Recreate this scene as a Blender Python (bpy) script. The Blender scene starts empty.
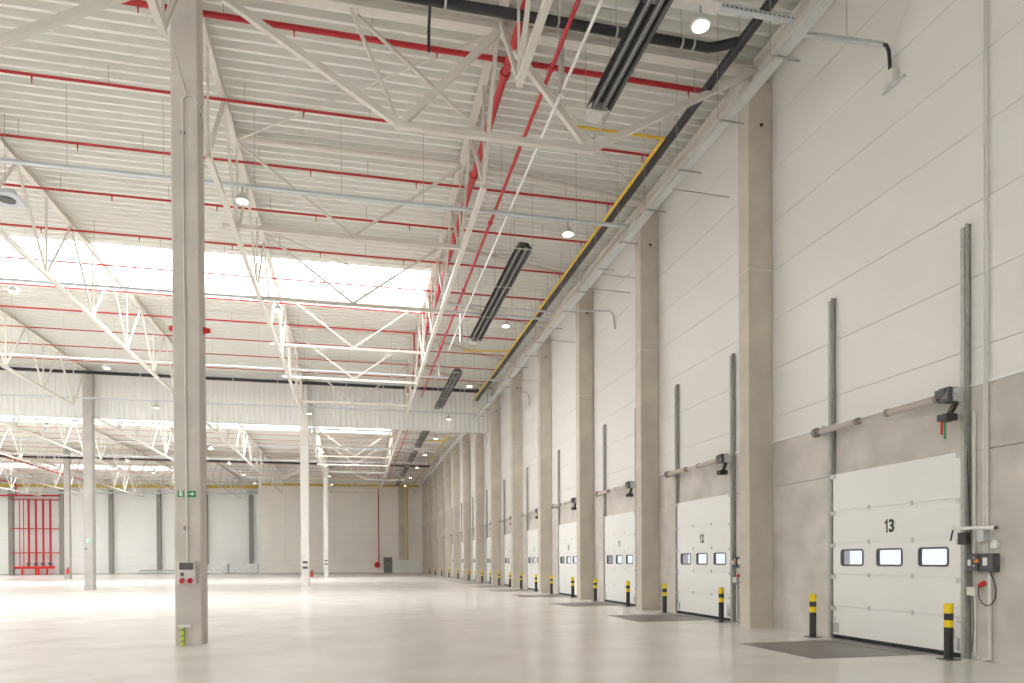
import bpy, math, random
from mathutils import Vector, Matrix
random.seed(7)
S = bpy.context.scene
COL = S.collection
PI = math.pi

# ------------------------------------------------------------------ helpers
class MB:
    def __init__(s): s.v = []; s.f = []
    def poly(s, pts, faces):
        b = len(s.v); s.v += [tuple(p) for p in pts]; s.f += [tuple(b + i for i in f) for f in faces]
    def box(s, x0, x1, y0, y1, z0, z1):
        s.poly([(x0,y0,z0),(x1,y0,z0),(x1,y1,z0),(x0,y1,z0),(x0,y0,z1),(x1,y0,z1),(x1,y1,z1),(x0,y1,z1)],
               [(0,3,2,1),(4,5,6,7),(0,1,5,4),(1,2,6,5),(2,3,7,6),(3,0,4,7)])
    def cbox(s, x0, x1, y0, y1, z0, z1, c=.02):
        """box with chamfered vertical edges"""
        p = [(x0+c,y0),(x1-c,y0),(x1,y0+c),(x1,y1-c),(x1-c,y1),(x0+c,y1),(x0,y1-c),(x0,y0+c)]
        s.prism(p, z0, z1)
    def prism(s, p, z0, z1):
        n = len(p)
        s.poly([(a,b,z0) for a,b in p] + [(a,b,z1) for a,b in p],
               [tuple(range(n-1,-1,-1)), tuple(range(n,2*n))] + [(i,(i+1)%n,n+(i+1)%n,n+i) for i in range(n)])
    def prof(s, p, axis, a0, a1, ox=0, oy=0, oz=0):
        """extrude a closed 2-D outline p along axis ('x': p=(y,z), 'y': p=(x,z))"""
        n = len(p)
        if axis == 'x': mk = lambda q, a: (a, q[0]+oy, q[1]+oz)
        elif axis == 'y': mk = lambda q, a: (q[0]+ox, a, q[1]+oz)
        else: mk = lambda q, a: (q[0]+ox, q[1]+oy, a)
        s.poly([mk(q,a0) for q in p] + [mk(q,a1) for q in p],
               [tuple(range(n-1,-1,-1)), tuple(range(n,2*n))] + [(i,(i+1)%n,n+(i+1)%n,n+i) for i in range(n)])
    def beam(s, a, b, w, h):
        a = Vector(a); b = Vector(b); d = (b-a).normalized()
        u = Vector((0,0,1)) if abs(d.z) < .95 else Vector((0,1,0))
        r = d.cross(u).normalized(); u = r.cross(d).normalized()
        pts = []
        for q in (a, b):
            for i, j in ((-1,-1),(1,-1),(1,1),(-1,1)): pts.append(q + r*(i*w/2) + u*(j*h/2))
        s.poly(pts, [(0,3,2,1),(4,5,6,7),(0,1,5,4),(1,2,6,5),(2,3,7,6),(3,0,4,7)])
    def ibeam(s, a, b, w, h, t=.02):
        """H section, horizontal runs"""
        a = Vector(a); b = Vector(b); d = (b-a).normalized(); r = d.cross(Vector((0,0,1))).normalized(); u = r.cross(d).normalized()
        for (i0,i1,j0,j1) in ((-w/2,w/2,-h/2,-h/2+t),(-w/2,w/2,h/2-t,h/2),(-t/2,t/2,-h/2+t,h/2-t)):
            pts = []
            for q in (a, b):
                for i, j in ((i0,j0),(i1,j0),(i1,j1),(i0,j1)): pts.append(q + r*i + u*j)
            s.poly(pts, [(0,3,2,1),(4,5,6,7),(0,1,5,4),(1,2,6,5),(2,3,7,6),(3,0,4,7)])
    def tube(s, pts, r, n=10, caps=True):
        P = [Vector(p) for p in pts]; m = len(P); base = len(s.v)
        rr = r if isinstance(r, (list, tuple)) else [r]*m
        pu = None
        for i in range(m):
            d = ((P[min(i+1,m-1)] - P[i]).normalized() + (P[i] - P[max(i-1,0)]).normalized())
            d = d.normalized() if d.length > 1e-6 else Vector((0,0,1))
            if pu is None:
                u = Vector((0,0,1)) if abs(d.z) < .9 else Vector((1,0,0))
            else: u = pu
            a = d.cross(u).normalized(); u = a.cross(d).normalized(); pu = u
            for k in range(n):
                t = 2*PI*k/n; q = P[i] + a*(rr[i]*math.cos(t)) + u*(rr[i]*math.sin(t)); s.v.append(tuple(q))
        for i in range(m-1):
            for k in range(n):
                k2 = (k+1) % n
                s.f.append((base+i*n+k, base+(i+1)*n+k, base+(i+1)*n+k2, base+i*n+k2))
        if caps:
            s.f.append(tuple(base+k for k in range(n))); s.f.append(tuple(base+(m-1)*n+k for k in range(n-1,-1,-1)))
    def build(s, name, mat, parent=None, smooth=False):
        o = Vector((0,0,0))
        q = parent
        while q is not None: o += q.location; q = q.parent
        me = bpy.data.meshes.new(name)
        me.from_pydata([(x-o.x, y-o.y, z-o.z) for x,y,z in s.v], [], s.f); me.update()
        if smooth:
            for p in me.polygons: p.use_smooth = True
            try: me.set_sharp_from_angle(angle=math.radians(40))
            except Exception: pass
        me.materials.append(mat)
        ob = bpy.data.objects.new(name, me); COL.objects.link(ob)
        if parent is not None: ob.parent = parent
        return ob

def tag(o, label=None, cat=None, group=None, kind=None):
    if label: o['label'] = label
    if cat: o['category'] = cat
    if group: o['group'] = group
    if kind: o['kind'] = kind
    return o
def thing(name, loc, label, cat, group=None):
    o = bpy.data.objects.new(name, None); COL.objects.link(o); o.location = loc
    o.empty_display_size = .2
    return tag(o, label, cat, group, 'thing')
def struct(name, mb, mat, label=None):
    return tag(mb.build(name, mat), label, kind='structure')
def dup(root, loc, label=None, group=None, skip=()):
    def cp(o, par):
        c = o.copy(); COL.objects.link(c); c.parent = par
        for ch in o.children:
            if ch.name.split('.')[0] not in skip: cp(ch, c)
        return c
    r = cp(root, None); r.location = loc
    if label: r['label'] = label
    if group: r['group'] = group
    return r
ORD = ['first','second','third','fourth','fifth','sixth','seventh','eighth','ninth','tenth','eleventh','twelfth','thirteenth',
       'fourteenth','fifteenth','sixteenth','seventeenth','eighteenth','nineteenth','twentieth']
def nth(i):
    if i < 20: return ORD[i]
    tens = {2:'twenty',3:'thirty'}[(i+1)//10]
    return tens + '-' + ORD[(i+1)%10-1] if (i+1) % 10 else {2:'twentieth',3:'thirtieth'}[(i+1)//10]

# ------------------------------------------------------------------ materials
def nodes(name):
    m = bpy.data.materials.new(name); m.use_nodes = True
    nt = m.node_tree; b = nt.nodes['Principled BSDF']; return m, nt, b
def mat(name, col, rough=.5, metal=0, var=0, scale=3, bump=0, spec=.5, stretch=(1,1,1), detail=4, bscale=None):
    m, nt, b = nodes(name)
    b.inputs['Roughness'].default_value = rough; b.inputs['Metallic'].default_value = metal
    b.inputs['Specular IOR Level'].default_value = spec
    b.inputs['Base Color'].default_value = (*col, 1)
    if var or bump:
        tc = nt.nodes.new('ShaderNodeTexCoord'); mp = nt.nodes.new('ShaderNodeMapping'); mp.inputs['Scale'].default_value = stretch
        nt.links.new(tc.outputs['Object'], mp.inputs['Vector'])
        n = nt.nodes.new('ShaderNodeTexNoise'); n.inputs['Scale'].default_value = scale; n.inputs['Detail'].default_value = detail
        nt.links.new(mp.outputs['Vector'], n.inputs['Vector'])
        if var:
            r = nt.nodes.new('ShaderNodeMapRange'); r.inputs['From Min'].default_value = .3; r.inputs['From Max'].default_value = .7
            r.inputs['To Min'].default_value = 1-var; r.inputs['To Max'].default_value = 1+var
            nt.links.new(n.outputs['Fac'], r.inputs['Value'])
            mx = nt.nodes.new('ShaderNodeVectorMath'); mx.operation = 'SCALE'; mx.inputs[0].default_value = col
            nt.links.new(r.outputs['Result'], mx.inputs['Scale']); nt.links.new(mx.outputs['Vector'], b.inputs['Base Color'])
        if bump:
            n2 = n
            if bscale:
                n2 = nt.nodes.new('ShaderNodeTexNoise'); n2.inputs['Scale'].default_value = bscale; nt.links.new(tc.outputs['Object'], n2.inputs['Vector'])
            bp = nt.nodes.new('ShaderNodeBump'); bp.inputs['Strength'].default_value = bump; bp.inputs['Distance'].default_value = .02
            nt.links.new(n2.outputs['Fac'], bp.inputs['Height']); nt.links.new(bp.outputs['Normal'], b.inputs['Normal'])
    return m
def emis(name, col, st):
    m = bpy.data.materials.new(name); m.use_nodes = True; nt = m.node_tree; nt.nodes.clear()
    e = nt.nodes.new('ShaderNodeEmission'); e.inputs[0].default_value = (*col, 1); e.inputs[1].default_value = st
    o = nt.nodes.new('ShaderNodeOutputMaterial'); nt.links.new(e.outputs[0], o.inputs[0]); return m

M = {}
M['column'] = mat('cast_concrete', (.60,.55,.475), .85, var=.10, scale=1.3, bump=.25, bscale=30, detail=6, spec=.3)
M['column_grey'] = mat('cast_concrete_grey', (.52,.50,.475), .85, var=.08, scale=1.5, bump=.2, bscale=30, detail=6, spec=.3)
M['column_near'] = mat('near_cast_concrete', (.64,.60,.555), .85, var=.08, scale=1.5, bump=.25, bscale=30, detail=6, spec=.3)
M['column_lit'] = mat('lit_concrete', (.80,.79,.76), .7, var=.05, scale=1.5, spec=.3)  # bright light on the farther columns is put into this pale colour
M['steel_white'] = mat('cream_steel_paint', (.72,.69,.63), .45, var=.03, scale=5)
M['galv'] = mat('galvanised_steel', (.62,.65,.66), .42, metal=.55, var=.08, scale=12)
M['galv_dark'] = mat('dull_galvanised_steel', (.42,.43,.41), .5, metal=.5, var=.12, scale=14)
M['tray'] = mat('blue_grey_cable_tray', (.62,.66,.70), .4, metal=.3, var=.05, scale=8)
M['red'] = mat('red_sprinkler_paint', (.50,.02,.03), .4, var=.06, scale=6)
M['redbright'] = mat('red_enamel', (.75,.03,.02), .35)
M['black'] = mat('black_insulation', (.022,.02,.028), .38, var=.2, scale=4)
M['yellow'] = mat('yellow_gas_paint', (.80,.52,.03), .4, var=.05, scale=5)
M['ochre'] = mat('ochre_crane_beam', (.60,.44,.10), .5)
M['byellow'] = mat('yellow_bollard_tape', (.93,.68,.01), .4)
M['bblack'] = mat('black_powder_coat', (.035,.032,.033), .45)
M['darkgrey'] = mat('dark_grey_plastic', (.09,.09,.10), .45)
M['grey'] = mat('grey_metal_door', (.20,.20,.22), .5)
M['plastic'] = mat('light_grey_plastic', (.75,.74,.71), .4)
M['white'] = mat('white_enamel', (.86,.86,.85), .35)
M['rubber'] = mat('black_rubber', (.02,.02,.022), .7)
M['leveler'] = mat('worn_steel_plate', (.26,.245,.24), .42, metal=.3, var=.12, scale=6, bump=.15, bscale=40)
M['spring'] = mat('beige_spring_steel', (.52,.47,.42), .5, var=.05, scale=20)
M['brown'] = mat('brown_grey_steel', (.30,.26,.24), .5)
M['green'] = mat('green_sign', (.03,.30,.10), .45)
M['lime'] = mat('lime_tape', (.55,.68,.03), .5)
M['signwhite'] = mat('sign_white', (.85,.88,.85), .45)
M['ink'] = mat('black_ink', (.03,.03,.03), .5)
M['joint'] = mat('grey_joint', (.50,.48,.45), .9)
M['wrap'] = mat('white_wrap_film', (.72,.72,.72), .35, var=.12, scale=3)
M['rail'] = mat('pale_galvanised_rail', (.60,.62,.62), .35, metal=.25, var=.04, scale=6)
M['heatcase'] = mat('dark_heater_reflector', (.10,.10,.105), .3, metal=.6)
M['heattube'] = mat('grey_heater_tube', (.22,.22,.22), .35, metal=.6)
M['aluminium'] = mat('aluminium_sheet', (.78,.77,.75), .3, metal=.6, var=.05, scale=9)
M['skylight'] = emis('daylight_panel', (1,.995,.98), 7.5)
M['lamp'] = emis('lamp_led', (1,.86,.60), 6.0)

# polished concrete floor
m, nt, b = nodes('polished_concrete_floor')
tc = nt.nodes.new('ShaderNodeTexCoord')
def noise(sc, vec, det=5, mapping=None):
    n = nt.nodes.new('ShaderNodeTexNoise'); n.inputs['Scale'].default_value = sc; n.inputs['Detail'].default_value = det
    if mapping:
        mp = nt.nodes.new('ShaderNodeMapping'); mp.inputs['Scale'].default_value = mapping
        nt.links.new(vec, mp.inputs['Vector']); vec = mp.outputs['Vector']
    nt.links.new(vec, n.inputs['Vector']); return n.outputs['Fac']
big = noise(.22, tc.outputs['Object'], 6); sm = noise(1.2, tc.outputs['Object'], 3)
cr = nt.nodes.new('ShaderNodeValToRGB'); cr.color_ramp.elements[0].position = .32; cr.color_ramp.elements[1].position = .68
cr.color_ramp.elements[0].color = (.79,.755,.72,1); cr.color_ramp.elements[1].color = (.88,.865,.85,1)
ad = nt.nodes.new('ShaderNodeMath'); ad.operation = 'MULTIPLY_ADD'; ad.inputs[1].default_value = .45
nt.links.new(sm, ad.inputs[0])
h = nt.nodes.new('ShaderNodeMath'); h.operation = 'MULTIPLY'; h.inputs[1].default_value = .55
nt.links.new(big, h.inputs[0]); nt.links.new(h.outputs[0], ad.inputs[2]); nt.links.new(ad.outputs[0], cr.inputs[0])
nt.links.new(cr.outputs[0], b.inputs['Base Color'])
rr = nt.nodes.new('ShaderNodeMapRange'); rr.inputs['From Min'].default_value = .3; rr.inputs['From Max'].default_value = .7
rr.inputs['To Min'].default_value = .20; rr.inputs['To Max'].default_value = .27
nt.links.new(noise(.6, tc.outputs['Object'], 3), rr.inputs['Value']); nt.links.new(rr.outputs[0], b.inputs['Roughness'])
bp = nt.nodes.new('ShaderNodeBump'); bp.inputs['Strength'].default_value = .015; bp.inputs['Distance'].default_value = .02
nt.links.new(noise(5, tc.outputs['Object'], 3), bp.inputs['Height']); nt.links.new(bp.outputs[0], b.inputs['Normal'])
b.inputs['Specular IOR Level'].default_value = .55
M['floor'] = m

# sandwich panel with fine horizontal micro-profile
def panel(name, col):
    m, nt, b = nodes(name)
    b.inputs['Base Color'].default_value = (*col, 1); b.inputs['Roughness'].default_value = .38
    tc = nt.nodes.new('ShaderNodeTexCoord'); sp = nt.nodes.new('ShaderNodeSeparateXYZ'); nt.links.new(tc.outputs['Object'], sp.inputs[0])
    mu = nt.nodes.new('ShaderNodeMath'); mu.operation = 'MULTIPLY'; mu.inputs[1].default_value = 2*PI/.055; nt.links.new(sp.outputs['Z'], mu.inputs[0])
    si = nt.nodes.new('ShaderNodeMath'); si.operation = 'SINE'; nt.links.new(mu.outputs[0], si.inputs[0])
    bp = nt.nodes.new('ShaderNodeBump'); bp.inputs['Strength'].default_value = .10; bp.inputs['Distance'].default_value = .004
    nt.links.new(si.outputs[0], bp.inputs['Height']); nt.links.new(bp.outputs[0], b.inputs['Normal'])
    n = nt.nodes.new('ShaderNodeTexNoise'); n.inputs['Scale'].default_value = .5; n.inputs['Detail'].default_value = 5
    nt.links.new(tc.outputs['Object'], n.inputs['Vector'])
    r = nt.nodes.new('ShaderNodeMapRange'); r.inputs['To Min'].default_value = .95; r.inputs['To Max'].default_value = 1.05
    nt.links.new(n.outputs['Fac'], r.inputs['Value'])
    mx = nt.nodes.new('ShaderNodeVectorMath'); mx.operation = 'SCALE'; mx.inputs[0].default_value = col
    nt.links.new(r.outputs[0], mx.inputs['Scale']); nt.links.new(mx.outputs[0], b.inputs['Base Color'])
    return m
M['panel'] = panel('white_sandwich_panel', (.80,.785,.765))
M['panel_far'] = panel('beige_sandwich_panel', (.89,.86,.81))
M['panel_grey'] = panel('grey_white_sandwich_panel', (.88,.885,.88))
M['doorpanel'] = panel('white_door_panel', (.88,.88,.87))
M['deck'] = mat('pale_steel_deck', (.83,.835,.79), .45, var=.02, scale=2)
M['precast'] = mat('precast_concrete', (.60,.57,.53), .8, var=.13, scale=1.6, bump=.15, bscale=25, detail=7, spec=.3)
M['curtain'] = mat('white_corrugated_sheet', (.88,.89,.885), .45)

# glazing of the dock doors
m = bpy.data.materials.new('clear_pane'); m.use_nodes = True; nt = m.node_tree; nt.nodes.clear()
t = nt.nodes.new('ShaderNodeBsdfTransparent'); t.inputs[0].default_value = (.93,.95,1,1); g = nt.nodes.new('ShaderNodeBsdfGlossy'); g.inputs['Roughness'].default_value = .05
mx = nt.nodes.new('ShaderNodeMixShader'); mx.inputs[0].default_value = .06; o = nt.nodes.new('ShaderNodeOutputMaterial')
nt.links.new(t.outputs[0], mx.inputs[1]); nt.links.new(g.outputs[0], mx.inputs[2]); nt.links.new(mx.outputs[0], o.inputs[0]); M['pane'] = m

# ------------------------------------------------------------------ layout numbers (metres)
WX = 9.13            # inner face of the dock wall
CX = 8.54            # hall face of its columns
Y0 = 13.94           # near face of the column between doors 13 and 12
IX = -3.03           # centre line of the inner column row
ROWS = [14.11, 44.35, 74.6, 104.8]
DECK = 12.80
YF = 94.2            # beige end wall
YL = 104.5           # grey end wall further back
XB = -12.0           # where the two end walls meet
XL = -63.5
YB = -17.0
SKY = [(-12.3, -7.0), (27.0, 31.8), (57.4, 62.3), (88.6, 92.0)]  # first strip is unseen, added behind the camera and placed for its light
SKX = [-9.0, 2.95, 2.95, -20.0]          # where each strip ends on the dock side
DW = 2.93
DOORS = [(13, 8.90)] + [(12-k, Y0 + 6*k + 1.68) for k in range(12)]   # number, near edge

# ------------------------------------------------------------------ floor, walls
mb = MB(); mb.box(XL-.3, WX+.3, YB-.3, YL+.3, -.25, 0); struct('floor', mb, M['floor'], 'polished pale grey concrete warehouse floor')
mb = MB(); mb.box(WX+.31, 60, -60, 140, -1.4, -1.2); struct('ground', mb, mat('yard_asphalt', (.45,.45,.47), .9), 'pale paved yard outside the loading doors')

# dock wall: precast concrete base (openings behind the doors), sandwich panels above
mb = MB()
ops = sorted([(y+.10, y+DW-.10) for _, y in DOORS]); T = .22
edges = [YB] + [e for op in ops for e in op] + [YF+.2]
segs = []
for i in range(0, len(edges), 2): segs.append((edges[i], edges[i+1]))
for a, b_ in segs: mb.box(WX, WX+T, a, b_, 0, 3.145)
for a, b_ in ops:  mb.box(WX, WX+T, a, b_, 3.06, 3.145)
mb.box(WX+.05, WX+T, YB, YF+.2, 3.145, 3.157)
mb.box(WX, WX+T, YB, YF+.2, 3.157, 4.13)
struct('wall_right', mb, M['precast'], 'grey precast concrete base of the loading dock wall')
zs = [4.17, 4.70, 5.78, 6.88, 7.98, 9.05, 10.2, 11.3, 12.4, 13.3]
mb = MB()
for i in range(len(zs)-1): mb.box(WX+.01, WX+.16, YB, YF+.2, zs[i]+.005, zs[i+1]-.005)
struct('wall_upper', mb, M['panel'], 'white horizontal sandwich panels above the concrete base of the dock wall')
mb = MB(); mb.box(WX+.03, WX+.2, YB, YF+.2, 4.13, 13.3); struct('wall_backing', mb, M['joint'], 'grey joint backing behind the white dock wall panels')
mb = MB(); mb.box(WX-.03, WX+.05, YB, YF, 4.13, 4.175); struct('trim_1', mb, M['white'], 'white flashing strip on top of the concrete base')
mb = MB()
for k in range(-3, 14):
    a = max(YB, Y0+6*k+.46); b_ = min(YF, Y0+6*k+5.98) if k < 13 else YF
    if b_ > a: mb.box(WX-.008, WX+.02, a, b_, 7.97, 8.0)
struct('trim_2', mb, M['plastic'], 'thin pale strip along one joint of the white panels')

# end walls
def panelled(mb, x0, x1, y0, y1, z0, z1, dz, xj):
    z = z0
    while z < z1-.01:
        ze = min(z+dz, z1); xs = [x0] + [x for x in xj if x0 < x < x1] + [x1]
        for i in range(len(xs)-1): mb.box(xs[i]+.015, xs[i+1]-.015, y0, y1, z+.006, ze-.006)
        z = ze
mb = MB(); panelled(mb, XB, WX+.2, YF, YF+.15, 1.75, 13.3, 1.1, [-8.9,-2.75,3.0]); mb.box(XB, 4.9, YF, YF+.15, 0, 1.744)
struct('wall_back', mb, M['panel_far'], 'beige panelled end wall')
mb = MB(); mb.box(XB, WX+.2, YF+.05, YF+.25, 0, 13.3); struct('wall_lining', mb, M['joint'], 'joint backing behind the beige end wall panels')
mb = MB(); mb.box(4.9, WX, YF-.03, YF+.1, 0, 1.74); struct('wall_plinth', mb, M['panel_grey'], 'pale grey low plinth of the end wall beside the grey door')
mb = MB(); panelled(mb, XL, XB, YL, YL+.15, 0, 13.3, 1.15, [-56.4+6*k for k in range(7)]); mb.box(XB-.15, XB, YF+.15, YL, 0, 13.3)
struct('wall_far', mb, M['panel_grey'], 'grey white panelled wall behind the red riser pipes')
mb = MB(); mb.box(XL, XB, YL+.05, YL+.3, 0, 13.3); struct('wall_far_lining', mb, M['joint'], 'joint backing behind the grey end wall panels')
mb = MB(); mb.box(XL-.2, XL, YB, YL+.2, 0, 13.3); struct('wall_left', mb, M['panel_grey'], 'grey white side wall opposite the loading doors')
mb = MB(); mb.box(XL-.2, WX+.2, YB-.2, YB, 0, 13.3); struct('wall_front', mb, M['panel_grey'], 'grey white wall behind the camera')
mb = MB()
mb.box(XB, 3.9, YF-.02, YF, 0, .12); mb.box(XL, XB, YL-.02, YL, 0, .15)
struct('baseboard_back', mb, M['joint'], 'grey skirting strip at the foot of the end walls')

# ------------------------------------------------------------------ ceiling: trapezoidal steel deck, open at the skylights
mb = MB(); pitch = .32; y = YB
zl, zh = DECK, DECK+.20
def inside(yy):
    for (a, b_), xe in zip(SKY, SKX):
        if a <= yy <= b_: return xe
    return None
while y < YL+.3:
    y1 = y + pitch
    prof = [(y,zl),(y+.08,zl),(y+.11,zh),(y+.29,zh),(y1,zl)]
    xe = inside(y+.15); rng = [(xe, WX+.2), (XL, -57.0)] if xe is not None else [(XL, WX+.2)]
    for xa, xb in rng:
        for (p, q) in zip(prof[:-1], prof[1:]):
            mb.poly([(xa,p[0],p[1]),(xb,p[0],p[1]),(xb,q[0],q[1]),(xa,q[0],q[1])], [(0,3,2,1)])
    y = y1
struct('ceiling', mb, M['deck'], 'pale corrugated steel roof deck')
for n, (ya, yb) in enumerate(SKY):
    fr = MB(); zt = 13.45
    xe = SKX[n]
    fr.box(-57.1, xe+.1, ya-.1, ya, DECK-.02, zt); fr.box(-57.1, xe+.1, yb, yb+.12, DECK-.02, zt)
    fr.box(xe, xe+.1, ya, yb, DECK-.02, zt); fr.box(-57.1, -57.0, ya, yb, DECK-.02, zt)
    w = struct('window_%d' % (n+1), fr, M['deck'], ('unseen roof skylight strip added behind the camera for its light', 'near bright roof skylight strip over the trusses', 'second bright skylight strip, seen below the corrugated curtain', 'third skylight strip close to the end walls')[n])
    p = MB(); p.box(-57, xe, ya, yb, zt-.04, zt); p.build('skylight_panel', M['skylight'], w)
    g = MB()
    x = -56.6
    while x < xe-.1:
        g.box(x-.02, x+.02, ya, yb, zt-.10, zt-.04); x += 1.2
    g.box(-57, xe, (ya+yb)/2-.03, (ya+yb)/2+.03, zt-.16, zt-.10)
    g.build('glazing_bars', M['plastic'], w)
mb = MB(); mb.box(XL-.2, WX+.2, YB-.2, YL+.3, 13.5, 13.6); struct('roof', mb, M['deck'], 'outer roof covering above the steel deck')

# ------------------------------------------------------------------ concrete columns
def wall_column(k):
    y = Y0 + 6*k
    if k < 12: lab = 'tall beige concrete wall column between loading doors %d and %d' % (13-k, 12-k)
    elif k == 12: lab = 'tall beige concrete wall column just beyond loading door 1'
    else: lab = 'last concrete wall column, in the corner by the end wall'
    t = thing('wall_column', (CX, y, 0), lab, 'column', 'concrete columns along the loading dock wall')
    s_ = MB(); s_.cbox(CX, WX-.001, y, y+.42, 0, 12.15, .012); s_.build('shaft', M['column'], t)
    if k < 10:
        c = MB(); c.tube([(CX+.33, y-.006, 11.2),(CX+.33, y+.02, 11.2)], .045, 12); c.build('socket_hole', M['bblack'], t)
        c = MB(); c.box(CX-.006, WX, y-.006, y, 7.97, 7.99); c.box(CX-.006, CX, y, y+.42, 7.97, 7.99); c.build('joint_band', M['plastic'], t)
    c = MB(); c.box(CX+.25, CX+.45, y+.1, y+.32, 12.15, 12.30); c.build('bearing_plate', M['brown'], t)
for k in range(14): wall_column(k)

def inner_column(x, y, mt, lab, h=12.55):
    t = thing('concrete_column', (x, y, 0), lab, 'column', 'free standing concrete columns')
    s_ = MB(); s_.cbox(x-.24, x+.24, y-.24, y+.24, 0, h, .025); s_.build('shaft', M[mt], t)
    return t
c1 = inner_column(IX, ROWS[0], 'column_near', 'thick beige concrete column with the grey socket box and green exit sign', 12.5)
for zz in (9.45, 2.17):
    c = MB(); c.tube([(IX-.03, ROWS[0]-.246, zz),(IX-.03, ROWS[0]-.2, zz)], .05, 14); c.build('socket_hole', M['brown'], c1)
c = MB(); c.tube([(IX+.10, ROWS[0]-.246, 9.0),(IX+.10, ROWS[0]-.2, 9.0)], .02, 10)
c = MB(); c.box(IX+.238, IX+.243, ROWS[0]-.06, ROWS[0]-.02, 9.9, 10.1); c.build('cast_mark', M['bblack'], c1)
c2 = inner_column(IX, ROWS[1], 'column_lit', 'white lit concrete column with a red extinguisher at its foot')
c3 = inner_column(IX, ROWS[2], 'column_lit', 'white lit concrete column further back than the one with the extinguisher')
c4 = inner_column(IX-11.9, ROWS[1], 'column_grey', 'grey concrete column with a small green sign halfway down its face')
c5 = inner_column(IX-24, ROWS[2], 'column_grey', 'pale concrete column beside the red riser pipes')
c6 = inner_column(IX-12, ROWS[2], 'column_grey', 'concrete column standing hidden behind the thick near column')
for t_, (zz, w_) in ((c2, (1.45,.30)), (c2, (1.12,.30)), (c3, (1.6,.30)), (c3, (1.25,.30))):
    q = t_.location; c = MB(); c.box(q.x-w_/2, q.x+w_/2, q.y-.26, q.y-.235, zz, zz+.14); tag(c.build('notice_plate', M['darkgrey'], t_), 'dark notice plate')
c = MB(); c.tube([(IX-12-.02, ROWS[1]-.246, 2.35),(IX-12-.02, ROWS[1]-.2, 2.35)], .05, 12); c.build('socket_hole', M['bblack'], c4)

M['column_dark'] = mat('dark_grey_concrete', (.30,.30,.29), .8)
# far wall columns of the grey end wall (set before it)
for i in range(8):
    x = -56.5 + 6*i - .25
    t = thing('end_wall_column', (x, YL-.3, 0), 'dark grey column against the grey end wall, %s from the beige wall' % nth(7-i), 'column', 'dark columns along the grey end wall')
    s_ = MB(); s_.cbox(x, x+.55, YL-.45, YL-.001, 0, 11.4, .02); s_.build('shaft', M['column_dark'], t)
t = thing('end_wall_column', (5.7, YF-.3, 0), 'beige column against the beige end wall beside the yellow pipe', 'column', 'columns against the end walls')
s_ = MB(); s_.cbox(5.55, 6.25, YF-.4, YF-.001, 1.745, 11.5, .02); s_.build('shaft', M['column'], t)

# ------------------------------------------------------------------ roof steel
ZT, ZBm = 12.67, 10.25
PN = (ROWS[1]-ROWS[0])/8
def main_truss(NP=8):
    """longitudinal truss spanning one bay; built at X=0, first support at Y=0"""
    L = PN*NP; t = thing('roof_truss', (0,0,0), 'x', 'roof truss')
    m_ = MB(); m_.ibeam((0,.01,ZT),(0,L-.02,ZT), .16, .18, .02); m_.build('top_chord', M['steel_white'], t)
    m_ = MB(); m_.beam((0,PN*.5,ZBm),(0,L-PN*.5,ZBm), .12, .12)
    for k in range(NP):
        yb = PN*(k+.5); m_.box(-.012,.012, yb-.14, yb+.14, ZBm, ZBm+.16)
    m_.build('bottom_chord', M['steel_white'], t)
    for k in range(NP):
        yb = PN*(k+.5)
        for s in (-1, 1):
            m_ = MB(); w_ = .08 if k in (0,NP-1) else .062; m_.beam((0,yb,ZBm+.05),(0,min(max(yb+s*PN*.5,.30),L-.30),ZT-.08), w_, w_); m_.build('diagonal', M['steel_white'], t)
        m_ = MB(); m_.beam((0,yb,ZBm),(0,yb,ZT-.08), .045, .045); m_.build('vertical', M['steel_white'], t)
    return t
mt = main_truss(); mts = main_truss(5); mtl = main_truss(7); used = set()
BAYN = ['before the corrugated curtain', 'just beyond the corrugated curtain', 'by the end wall']
def truss_label(xi, b):
    where = ['beside the thick red main pipe', 'in line with the inner columns', 'one row outside the inner columns', 'two rows outside the inner columns',
             'three rows outside the inner columns', 'four rows outside the inner columns', 'five rows outside the inner columns', 'six rows outside the inner columns'][xi]
    return 'long roof truss %s, %s' % (where, BAYN[b])
for b in range(3):
    for xi in range(8):
        x = 2.97 - 6*xi
        if b == 0 and xi > 4: continue
        short = b == 2 and x > XB
        src = mts if short else (mtl if b == 2 else mt)
        o = src if src.name not in used else dup(src, (0,0,0))
        used.add(src.name)
        o.location = (x, [ROWS[0], ROWS[1], ROWS[2]][b], .0036*x)
        o['label'] = truss_label(xi, b); o['group'] = 'long roof trusses between the column rows'
# camera side end of the truss over the near column
t = thing('roof_truss', (IX, ROWS[0]-PN*8, 0), 'long cream roof truss passing overhead and ending at the thick near column', 'roof truss', 'long roof trusses between the column rows')
t.location.y += .22
for ch in list(mt.children):
    c = ch.copy(); COL.objects.link(c); c.parent = t
dup(mt, (2.97, ROWS[0]-PN*8+.22, 0), 'long cream roof truss overhead, ending where the thick red main passes the near cross truss')

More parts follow.
